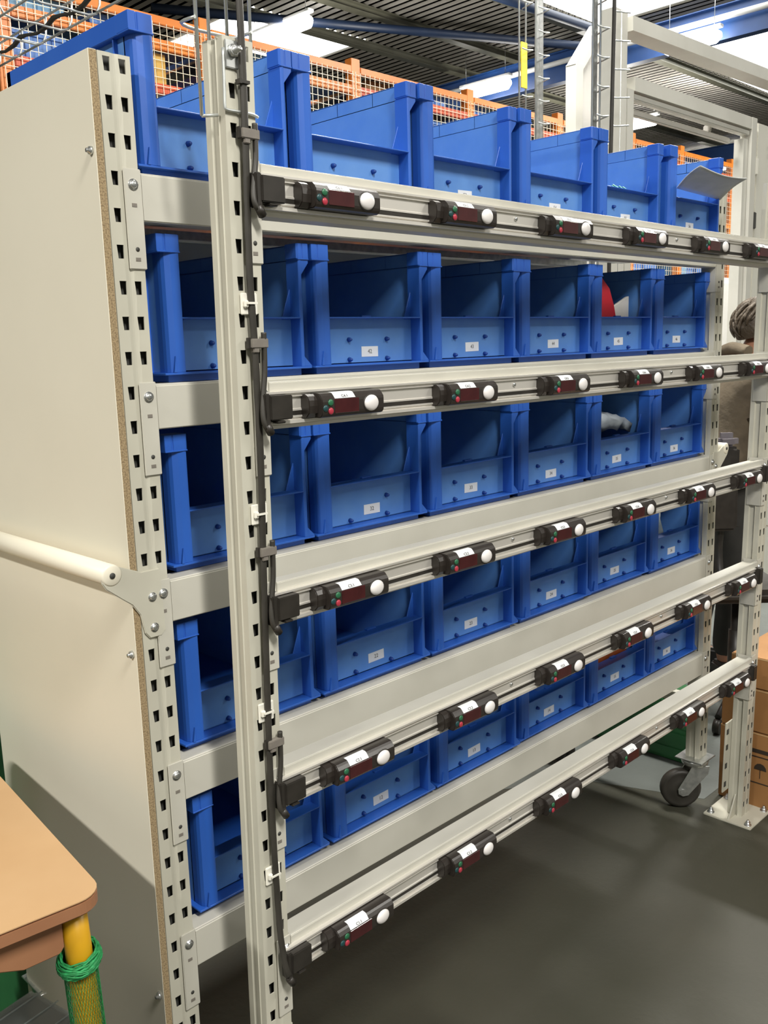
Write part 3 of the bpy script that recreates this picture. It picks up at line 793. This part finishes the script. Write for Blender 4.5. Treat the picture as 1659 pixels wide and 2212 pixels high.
for nm, idx, M_, extra, ed in (('coat', (0, 1, 2, 3, 4, 16, 17, 18, 20, 21, 22), M_coat, .022, None), ('trousers', (0, 8, 9, 10, 12, 13, 14), M_trous, .016, None)):
    vv = [list(V[i]) for i in idx]; ra = []
    for i in idx:
        r_ = RA[i]; r_ = r_ if isinstance(r_, tuple) else (r_, r_); ra.append((r_[0]+extra, r_[1]+extra))
    ed = [(idx.index(a), idx.index(b)) for a, b in E_ if a in idx and b in idx]
    if nm == 'coat':
        vv.append([-.01, 0, .69]); ra.append((.18, .16)); ed.append((0, len(vv)-1)); ra[0] = (.165, .15)
    else:
        vv[3] = [-.02, .10, .10]; vv[6] = [.01, -.10, .10]
    cm = skin_mesh(nm, vv, ed, ra, 2, 0); cm.materials.clear(); cm.materials.append(M_); obj(nm, cm, per)
m = MB()
m.tube(bez([(.075, -.085, 1.385), (.055, 0, 1.40), (.075, .085, 1.385), (.15, .09, 1.37), (.21, .02, 1.345)], 5), .026, 8); m.build('collar', M_coat, per)
for s, xo in ((1, 0), (-1, .03)):
    m = MB(); m.prism([(-.07+xo, .002), (.19+xo, .002), (.20+xo, .03), (.12+xo, .07), (.0+xo, .10), (-.06+xo, .09)], 1, s*.105-.045, s*.105+.045); m.build('shoe', M_shoe, per, .012, 3)

ch = empty('work_chair', T(2.74, .36, 0) @ Matrix.Rotation(R(-45), 4, 'Z')); tag(ch, 'black work chair with grey padded top on its narrow back behind the right rack post', 'chair')
m = MB(); m.box(-.045, .045, -.03, .03, 1.02, 1.085); m.build('back_pad', M_greyvinyl, ch, .022, 4)
m = MB(); m.box(-.05, .05, -.022, .035, .70, 1.03); m.build('back_shell', M_black, ch, .012, 3)
m = MB(); m.tube(bez([(0, .02, .74), (0, .04, .62), (0, .0, .50), (0, -.10, .485)], 5), .018, 8); m.build('back_post', M_black, ch)
m = MB(); m.box(-.17, .17, -.32, -.02, .49, .54); m.build('seat', M_black, ch, .02, 4)
m = MB(); m.lathe([(.025, .08), (.025, .35), (.018, .35), (.018, .49)], T(0, -.17, 0), 16); m.build('gas_column', M_black, ch)
for k in range(5):
    a = k*2*math.pi/5+.3; e = (.19*math.cos(a), -.17+.20*math.sin(a))
    m = MB(); m.tube([(0, -.17, .10), (e[0], e[1], .065)], [.02, .012], 8); l = m.build('base_leg', M_black, ch)
    m = MB(); m.lathe([(.028, -.012), (.028, .012)], T(e[0], e[1], .029) @ Matrix.Rotation(a, 4, 'Z') @ Matrix.Rotation(R(90), 4, 'X'), 14); m.build('chair_wheel', M_black, l)

# green pallet box seen under the rack
m = MB()
for k in range(4): m.box(0, .13, 0, .60, .012+.056*k, .012+.056*k+.040)
m.box(.004, .126, .004, .596, .002, .24)
gp = m.build('green_tray_box', M_greenp, None, .003); gp.location = (2.11, .17, 0)
tag(gp, 'green ribbed plastic box on the floor behind the right rack caster', 'box')

# ------------------------------------------------------------------ machine guard at the upper right
def prof_bar(m, a, b, w=.045, d=.045, groove=None):
    """aluminium profile bar between two points with slot grooves"""
    a, b = Vector(a), Vector(b); t = (b-a).normalized()
    up = Vector((0, 1, 0)); s = t.cross(up).normalized(); up = s.cross(t).normalized()
    def P(q, i, j): return q+s*i+up*j
    h, g = w/2, d/2
    if groove is None: groove = False
    if groove: pl = [(-h, -g), (-.006, -g), (-.006, -g+.008), (.006, -g+.008), (.006, -g), (h, -g), (h, -.006), (h-.008, -.006), (h-.008, .006), (h, .006), (h, g), (-h, g), (-h, .006), (-h+.008, .006), (-h+.008, -.006), (-h, -.006)]
    else: pl = [(-h, -g), (h, -g), (h, g), (-h, g)]
    A = [m.bm.verts.new(P(a, i, j)) for i, j in pl]; B = [m.bm.verts.new(P(b, i, j)) for i, j in pl]; n = len(pl)
    m.face(A[::-1]); m.face(B)
    for k in range(n): m.face([A[k], A[(k+1) % n], B[(k+1) % n], B[k]])
mg = empty('machine_guard', T(0, .9, 0)); tag(mg, 'grey aluminium machine guard frame with door panel at the upper right', 'machine guard')
m = MB(); prof_bar(m, (2.775, 0, .01), (2.775, 0, 2.73), .10, .06); m.build('guard_post', M_guard, mg)
m = MB(); prof_bar(m, (2.866, 0, .01), (2.866, 0, 2.45), .05, .05); m.build('guard_post', M_guard, mg)
m = MB(); prof_bar(m, (2.84, 0, 2.69), (4.9, 0, 2.73), .055, .09); m.build('top_rail', M_guard, mg)
m = MB(); prof_bar(m, (2.895, 0, 2.475), (4.005, 0, 2.475), .055, .056); m.build('cross_rail', M_guard, mg)
m = MB(); m.box(2.90, 4.0, -.02, .02, 2.418, 2.440); m.build('sliding_track', M_guard, mg, .003)
m = MB(); m.box(2.93, 3.90, .03, .05, 2.375, 2.402)
for xx in (2.94, 3.66): m.box(xx, xx+.03, .025, .055, 2.40, 2.43)
m.build('lamp_bar', M_alu, mg, .004)
m = MB(); prof_bar(m, (4.035, 0, .01), (4.035, 0, 2.503), .055, .06); m.build('guard_post', M_guard, mg)
m = MB(); prof_bar(m, (3.975, 0.01, .01), (3.975, 0.01, 2.40), .045, .05); m.build('guard_post', M_guard, mg)
m = MB(); m.box(4.10, 5.2, -.02, .0, .05, 2.49); dp = m.build('door_panel', M_guardp, mg, .003)
m = MB()
for zz in (2.40, 2.36): m.box(4.24, 5.1, -.026, -.02, zz, zz+.012)
m.build('panel_slot_shade', M_hole, dp)
for zz, mm in ((2.28, M_white), (2.02, M_hole), (1.55, M_zinc), (1.45, M_zinc)):
    m = MB(); m.box(4.066, 4.098, -.03, .0, zz-.04, zz+.04); m.build('hinge', mm, mg, .003)
# chamfered opal screen behind
sc = empty('opal_screen', T(0, 1.5, 0)); tag(sc, 'white opal screen with chamfered corner in a grey frame behind the machine guard', 'screen')
from_ = [(3.40, .3), (3.40, 2.75), (3.575, 2.945), (3.76, 2.96), (3.76, .3)]
m = MB(); m.prism([(x, z) for x, z in from_][::-1], 1, -.006, .006); m.build('opal_panel', M_opal, sc)
m = MB(); prof_bar(m, (3.40, 0, .01), (3.40, 0, 2.77), .06, .06); m.build('screen_post', M_guard, sc)
m = MB(); prof_bar(m, (3.39, 0, 2.745), (3.59, 0, 2.965), .06, .054); m.build('screen_brace', M_guard, sc)
m = MB(); prof_bar(m, (3.575, 0, 2.95), (3.80, 0, 2.96), .06, .06); m.build('screen_top', M_guard, sc)
m = MB(); prof_bar(m, (3.775, 0, .01), (3.775, 0, 2.96), .06, .06); m.build('screen_post', M_guard, sc)

wc = empty('white_cabinet', T(6.46, 2.2, 0)); tag(wc, 'tall white cabinet standing far behind the right rack post', 'cabinet')
m = MB(); m.box(0, .60, 0, .40, .06, 1.90); m.build('cabinet_body', M_opal, wc, .006)
m = MB(); m.box(.01, .59, -.02, -.001, .10, 1.86); d_ = m.build('cabinet_door', M_opal, wc, .004)
m = MB(); m.box(.52, .545, -.045, -.02, .95, 1.10); m.build('door_handle', M_black, d_, .004)
m = MB(); m.box(.02, .58, .03, .37, .001, .06); m.build('plinth', M_black, wc)
# vertical trays hanging in front of the guard and further left
def hang_tray(x, y, z0, z1, w, n, gap, lab, cable=False, wires=(0, .33, 1), flag=None):
    t = empty('wire_cable_tray', T(x, y, 0)); tag(t, lab, 'cable tray', 'wire cable trays')
    m = MB()
    for u in wires:
        m.tube([(w*u, 0, z0), (w*u, 0, z1)], .0045, 6)
    for k in range(n):
        z = z0+.05+gap*k
        m.tube([(-.018, -.03, z+.004), (w*.25, -.035, z), (w+.012, -.03, z+.01), (w+.015, .03, z)], .0032, 5)
    m.build('tray_wires', M_galv, t)
    if flag:
        m = MB(); m.box(flag[0], flag[1], -.012, -.006, flag[2], flag[3]); f = m.build('yellow_tag', M_yellowtag, t); f['label'] = 'yellow tag'
    return t
hang_tray(2.952, 1.5, .9, 7.75, .050, 17, .2, 'thin wire cable drop with yellow tag left of the wide wire tray', wires=(0, 1), flag=(.004, .046, 2.595, 2.79))
t = hang_tray(3.078, 1.5, .9, 7.75, .055, 34, .1, 'wide vertical wire tray between yellow-tagged drop and machine guard', wires=(0, .5, 1))
m = MB(); m.box(.004, .051, -.004, .002, .9, 7.75); m.build('tray_cover', M_zinc, t)
t = hang_tray(2.385, .75, .9, 7.75, .050, 27, .1, 'vertical wire tray with black cable in front of the machine guard post', wires=(0, .45, 1))
m = MB(); m.box(.003, .026, -.004, .002, .9, 7.75); m.build('tray_cover', M_zinc, t)
m = MB(); m.tube([(.066, -.045, .9), (.056, -.045, 2.0), (.068, -.045, 2.6), (.068, -.045, 7.75)], .0075, 8); m.build('drop_cable', M_rubber, t)
# wire prongs on the machine post
t = empty('wire_cable_tray', T(2.645, .82, 0)); tag(t, 'wire tray rungs on the front of the machine guard post', 'cable tray', 'wire cable trays')
m = MB()
for k in range(12):
    z = 1.55+.102*k; m.tube([(-.055, -.03, z-.008), (-.03, -.035, z-.006), (.055, -.035, z+.008)], .0035, 6)
m.tube([(.0, -.030, 1.5), (.0, -.030, 2.72)], .0012, 5); m.build('tray_wires', M_galv, t)

# ------------------------------------------------------------------ storage racking with mesh far behind
YR = 4.0
sr = empty('storage_rack', T(0, YR, 0)); tag(sr, 'long orange storage rack with mesh front behind the blue bins', 'storage rack')
UX = [1.72, 3.05, 4.38, 5.71, 7.03, 8.36, 9.42, 10.7, 12.0]
for x in UX:
    for yy in (.06, .95):
        m = MB(); m.box(x-.045, x+.045, yy, yy+.07, .005, 3.54); m.box(x-.06, x+.06, yy-.01, yy+.08, .005, .012); m.build('rack_post', M_orange, sr, .004)
LV = [.45, 1.05, 1.65, 2.05, 2.40, 2.72, 3.03, 3.29]
for i in range(len(UX)-1):
    a, b = UX[i]+.046, UX[i+1]-.046
    for k, z in enumerate(LV+[3.435]):
        mm = M_orange if (k == len(LV) or (i+k) % 3) else M_redrack
        if k == len(LV)-1 and i > 1: mm = M_redrack
        hh = .06 if k < len(LV) else .05
        m = MB(); m.box(a, b, .055, .10, z, z+hh); rb = m.build('rack_beam', mm, sr, .004)
        m = MB(); m.box(a, b, .94, .99, z, z+hh); m.build('rear_beam', mm, sr, .004)
        if k < len(LV):
            m = MB(); m.box(a, b, .10, .94, z+.035, z+.05); m.build('rack_shelf', M_zinc, sr)
for i in range(len(UX)-1):
    a, b = UX[i]-.02, UX[i+1]-.04
    g = MB(); st = .05
    for k in range(int((b-a)/st)+1):
        x = a+k*st; g.box(x-.0018, x+.0018, -.004, 0, 1.2, 3.44)
    for k in range(int(2.2/st)+1):
        z = 1.22+k*st; g.box(a, b, -.0075, -.004, z-.0017, z+.0017)
    o = g.build('guard_mesh', M_mesh, sr); o.location = (0, .045, 0)
def crate_mesh(w, d, h, mm, open_=True):
    m = MB()
    if open_:
        m.box(0, w, 0, .006, 0, h); m.box(0, w, d-.006, d, 0, h); m.box(0, .006, 0, d, 0, h); m.box(w-.006, w, 0, d, 0, h); m.box(0, w, 0, d, 0, .006)
        m.box(-.006, w+.006, -.008, .0, h-.03, h); m.box(-.006, w+.006, -.006, 0, 0, .012)
        for k in range(1, 4): m.box(w*k/4-.002, w*k/4+.002, -.006, 0, .012, h-.03)
    else:
        m.box(0, w, 0, d, 0, h); m.box(w*.46, w*.54, -.001, 0, 0, h)
    return m.mesh('crate', mm, .002, 1)
CM = {}
rr = random.Random(11)
NAM = ['mid blue crate', 'pale blue crate', 'violet blue crate', 'yellow carton', 'brown carton']
cnt = {}
for i in range(len(UX)-1):
    for k, z in enumerate(LV):
        if z < 2.0: continue
        x = UX[i]+.07
        top = (LV+[3.47])[k+1]-z-.08
        while x < UX[i+1]-.42:
            q = rr.random()
            ci = 0 if q < .42 else 1 if q < .72 else 2 if q < .86 else 3 if q < .92 else 4
            if i > 1: ci = 0 if q < .7 else 1 if q < .9 else 4
            w = rr.choice((.22, .27, .33)); h = min(top, rr.choice((.15, .19, .23, .27)))
            if i == 0 and k == 6 and abs(x-2.62) < .25: ci, w, h = 3, .33, .20
            if rr.random() < .12: x += .12
            key = (ci, w, round(h, 3))
            if key not in CM: CM[key] = crate_mesh(w, .55, h, M_bbin[ci], ci < 3)
            o = obj('storage_carton' if ci > 2 else 'storage_crate', CM[key]); o.location = (x, YR+.115+rr.uniform(0, .06), z+.0515)
            kk = (i, k, ci); cnt[kk] = cnt.get(kk, 0)+1
            bay = ('first', 'second', 'third', 'fourth', 'fifth', 'sixth', 'seventh', 'eighth')[i]
            tag(o, '%s behind the mesh, bay %s from left, shelf %s from top, number %d' % (NAM[ci], bay, ('one', 'two', 'three', 'four', 'five')[len(LV)-1-k], cnt[kk]), 'carton' if ci > 2 else 'crate', 'crates and cartons in the orange racking')
            x += w+rr.uniform(.015, .05)

# ------------------------------------------------------------------ hall: floor, walls, roof
HX0, HX1, HY0, HY1, HZ = -14, 36, -14, 30, 7.8
m = MB(); m.box(HX0, HX1, HY0, HY1, -.1, 0); struct(m.build('floor', M_floor))
M_litfloor = mat('pale lit floor tone', (.15, .165, .155), .5, noise=(3, (.105, .115, .108), .35, .7), bump=(60, .2, .003), spec=.35)  # paler tone: brighter light on the floor behind the rack put into colour
m = MB(); m.prism([(-6, .64), (1.42, .64), (1.80, .34), (1.93, .015), (14, .0), (14, 9), (-6, 9)], 2, -.02, .0008); struct(m.build('trim_20', M_litfloor))  # pale zone laid where the floor catches more light
for nm, b in (('wall_back', (HX0, HX1, HY1, HY1+.2, 0, HZ+.5)), ('wall_right', (HX1, HX1+.2, HY0, HY1, 0, HZ+.5))):
    m = MB(); m.box(*b); struct(m.build(nm, M_wall))
# corrugated roof sheets (ribs along y) in strips between the rooflights
def deck(m, x0, x1, y0, y1, z=HZ, p=.21, h=.06):
    n = int((x1-x0)/p); xs = []
    for k in range(n+1):
        b = x0+k*p
        for dx, dz in ((0, 0), (.065, 0), (.095, h), (.175, h)):
            if b+dx <= x1: xs.append((b+dx, dz))
    top = [(m.bm.verts.new((x, y0, z+dz)), m.bm.verts.new((x, y1, z+dz))) for x, dz in xs]
    for A, B in zip(top, top[1:]): m.face([A[0], B[0], B[1], A[1]])
m = MB()
SKY = [(11.0, 14.2, 13.86, 17.4), (14.0, 17.3, 6.4, 10.1), (18.1, 29.0, 6.4, 10.1)]
deck(m, HX0, HX1, HY0, 6.4); deck(m, HX0, 14.0, 6.4, 10.1); deck(m, 17.3, 18.1, 6.4, 10.1); deck(m, 29.0, HX1, 6.4, 10.1)
deck(m, HX0, HX1, 10.1, 13.86); deck(m, HX0, 11.0, 13.86, 17.4); deck(m, 14.2, HX1, 13.86, 17.4); deck(m, HX0, HX1, 17.4, HY1)
bmesh.ops.solidify(m.bm, geom=m.bm.faces[:], thickness=.002)
struct(m.build('ceiling', M_deck))
for i, (a, b, c, d) in enumerate(SKY):
    m = MB(); m.box(a, b, c, d, HZ+.05, HZ+.06); struct(m.build('window_%d' % (i+1), M_sky))
n = 0
for y in (-9, -3.5, 2.0, 6.3, 10.15, 12.3, 13.8, 17.45, 23):
    n += 1; m = MB()
    m.box(HX0, HX1, y, y+.20, HZ-.14, HZ-.128); m.box(HX0, HX1, y+.09, y+.11, HZ-.13, HZ-.01); m.box(HX0, HX1, y, y+.2, HZ-.012, HZ-.001)
    struct(m.build('trim_%d' % n, M_purlin))
def ibeam(m, x, y0, y1, z0, z1, w=.25, t=.02):
    m.box(x-w/2, x+w/2, y0, y1, z0, z0+t); m.box(x-w/2, x+w/2, y0, y1, z1-t, z1); m.box(x-.008, x+.008, y0, y1, z0+t, z1-t)
for x in (-7.5, 4.7-.2, 17.0, 29.5):
    if x == 4.5: continue
    m = MB(); ibeam(m, x, HY0, HY1, 6.82, 7.44, .22); o = m.build('roof_beam', M_bluebeam)
    if x == 17.0: tag(o, 'deep blue steel roof beam carrying a white conduit', 'roof beam', 'blue roof beams')
    else: tag(o, 'blue steel roof beam %s' % ('at the far left of the hall' if x < 0 else 'at the far right of the hall'), 'roof beam', 'blue roof beams')
m = MB(); m.tube([(16.86, HY0, 7.20), (16.86, HY1, 7.20)], .055, 10); o = m.build('conduit', M_pipe); tag(o, 'white conduit running along the side of the blue roof beam', 'conduit')
def brace(a, b, r, mm, lab):
    m = MB(); m.tube([a, b], r, 8); o = m.build('roof_brace', mm); tag(o, lab, 'roof brace', 'roof braces')
brace((9.0, 14.02, 7.40), (16.9, 10.17, 7.38), .085, M_navy, 'dark blue diagonal roof brace above the blue bins')
brace((12.3, 9.72, 7.4), (16.9, 9.42, 7.38), .085, M_navy, 'dark diagonal brace crossing the bright rooflight')
# fluorescent fittings
def fitting(x, y0, y1, z, lab, lit=True):
    f = empty('fluorescent_light', T(x, y0, z)); tag(f, lab, 'ceiling light', 'fluorescent fittings under the roof')
    L = y1-y0
    m = MB(); m.box(-.07, .07, 0, L, .04, .10); m.build('lamp_housing', M_lampcase, f, .01)
    m = MB(); m.lathe([(.0, .01), (.06, .02), (.13, .12), (.13, L-.12), (.06, L-.02), (0, L-.01)], T(0, 0, -.09) @ Matrix.Rotation(R(-90), 4, 'X'), 14); m.build('lamp_tube', M_tube, f)  # tube made fat so its shape includes the glow
    for yy in (.15, L-.15):
        m = MB(); m.tube([(0, yy, .10), (0, yy, HZ-z-.03)], .006, 5); m.build('suspension', M_zinc, f)
fitting(11.15, 12.20, 14.0, 7.3, 'lit fluorescent fitting beside the left rooflight')
fitting(17.35-1.0, 11.7, 13.1, 7.0, 'lit fluorescent fitting above the racking left of the blue roof beam')
fitting(16.7, 7.15, 8.35, 6.95, 'lit fluorescent fitting beside the blue roof beam at the upper right')
fitting(23.45, 12.1, 13.6, 7.3, 'lit fluorescent fitting seen through the machine guard opening')
fitting(30.2, 12.6, 16.0, 7.0, 'lit fluorescent fitting far right beyond the machine guard')

# ------------------------------------------------------------------ light
def area(name, loc, rot, sx, sy, power, col=(1, .97, .9)):
    l = bpy.data.lights.new(name, 'AREA'); l.shape = 'RECTANGLE'; l.size = sx; l.size_y = sy; l.energy = power; l.color = col
    o = bpy.data.objects.new(name, l); COL.objects.link(o); o.location = loc; o.rotation_euler = rot
    return o
# unseen area lights: front key, left side, others added to brighten bins and racking
for x, y, z, p in ((-.45, -2.8, 4.0, 220), (-4.8, -.4, 5.0, 380), (3.8, -3.6, 4.2, 140), (2.6, 1.0, 4.5, 230), (6.6, 1.0, 4.6, 320), (10.5, 1.0, 4.6, 320)):
    area('unseen_light', (x, y, z), (0, 0, 0), .3, 1.5, p)
for x, y, z, p in ((2.6, 1.0, 4.7, 90), (6.6, 1.0, 4.8, 180), (11.2, 9.5, 5.6, 320), (20.5, 12.0, 5.2, 380)):   # added up-lights without fittings, to brighten the roof
    area('added_up_light', (x, y, z), (math.pi, 0, 0), .3, 1.5, p)
w = bpy.data.worlds.new('World'); SC.world = w; w.use_nodes = True
w.node_tree.nodes['Background'].inputs['Color'].default_value = (.95, .93, .80, 1); w.node_tree.nodes['Background'].inputs['Strength'].default_value = .36

# ------------------------------------------------------------------ camera
cam = bpy.data.cameras.new('Camera'); co = bpy.data.objects.new('Camera', cam); COL.objects.link(co)
yaw, pit, rol, f = .7817, -.181, -.0289, 1992.2
fw = Vector((math.sin(yaw)*math.cos(pit), math.cos(yaw)*math.cos(pit), math.sin(pit)))
rt = Vector((math.cos(yaw), -math.sin(yaw), 0)); up = rt.cross(fw)
r2 = math.cos(rol)*rt+math.sin(rol)*up; u2 = -math.sin(rol)*rt+math.cos(rol)*up
co.matrix_world = Matrix(((r2.x, u2.x, -fw.x, -.6987), (r2.y, u2.y, -fw.y, -1.2195), (r2.z, u2.z, -fw.z, 1.4615), (0, 0, 0, 1)))
cam.sensor_fit = 'VERTICAL'; cam.sensor_height = 36; cam.lens = f*36/2212; cam.clip_start = .02; cam.clip_end = 200
SC.camera = co
SC.view_settings.view_transform = 'Standard'; SC.view_settings.look = 'None'; SC.view_settings.gamma = 1; SC.view_settings.use_curve_mapping = False
SC.view_settings.exposure = .12
SC.cycles.max_bounces = 8
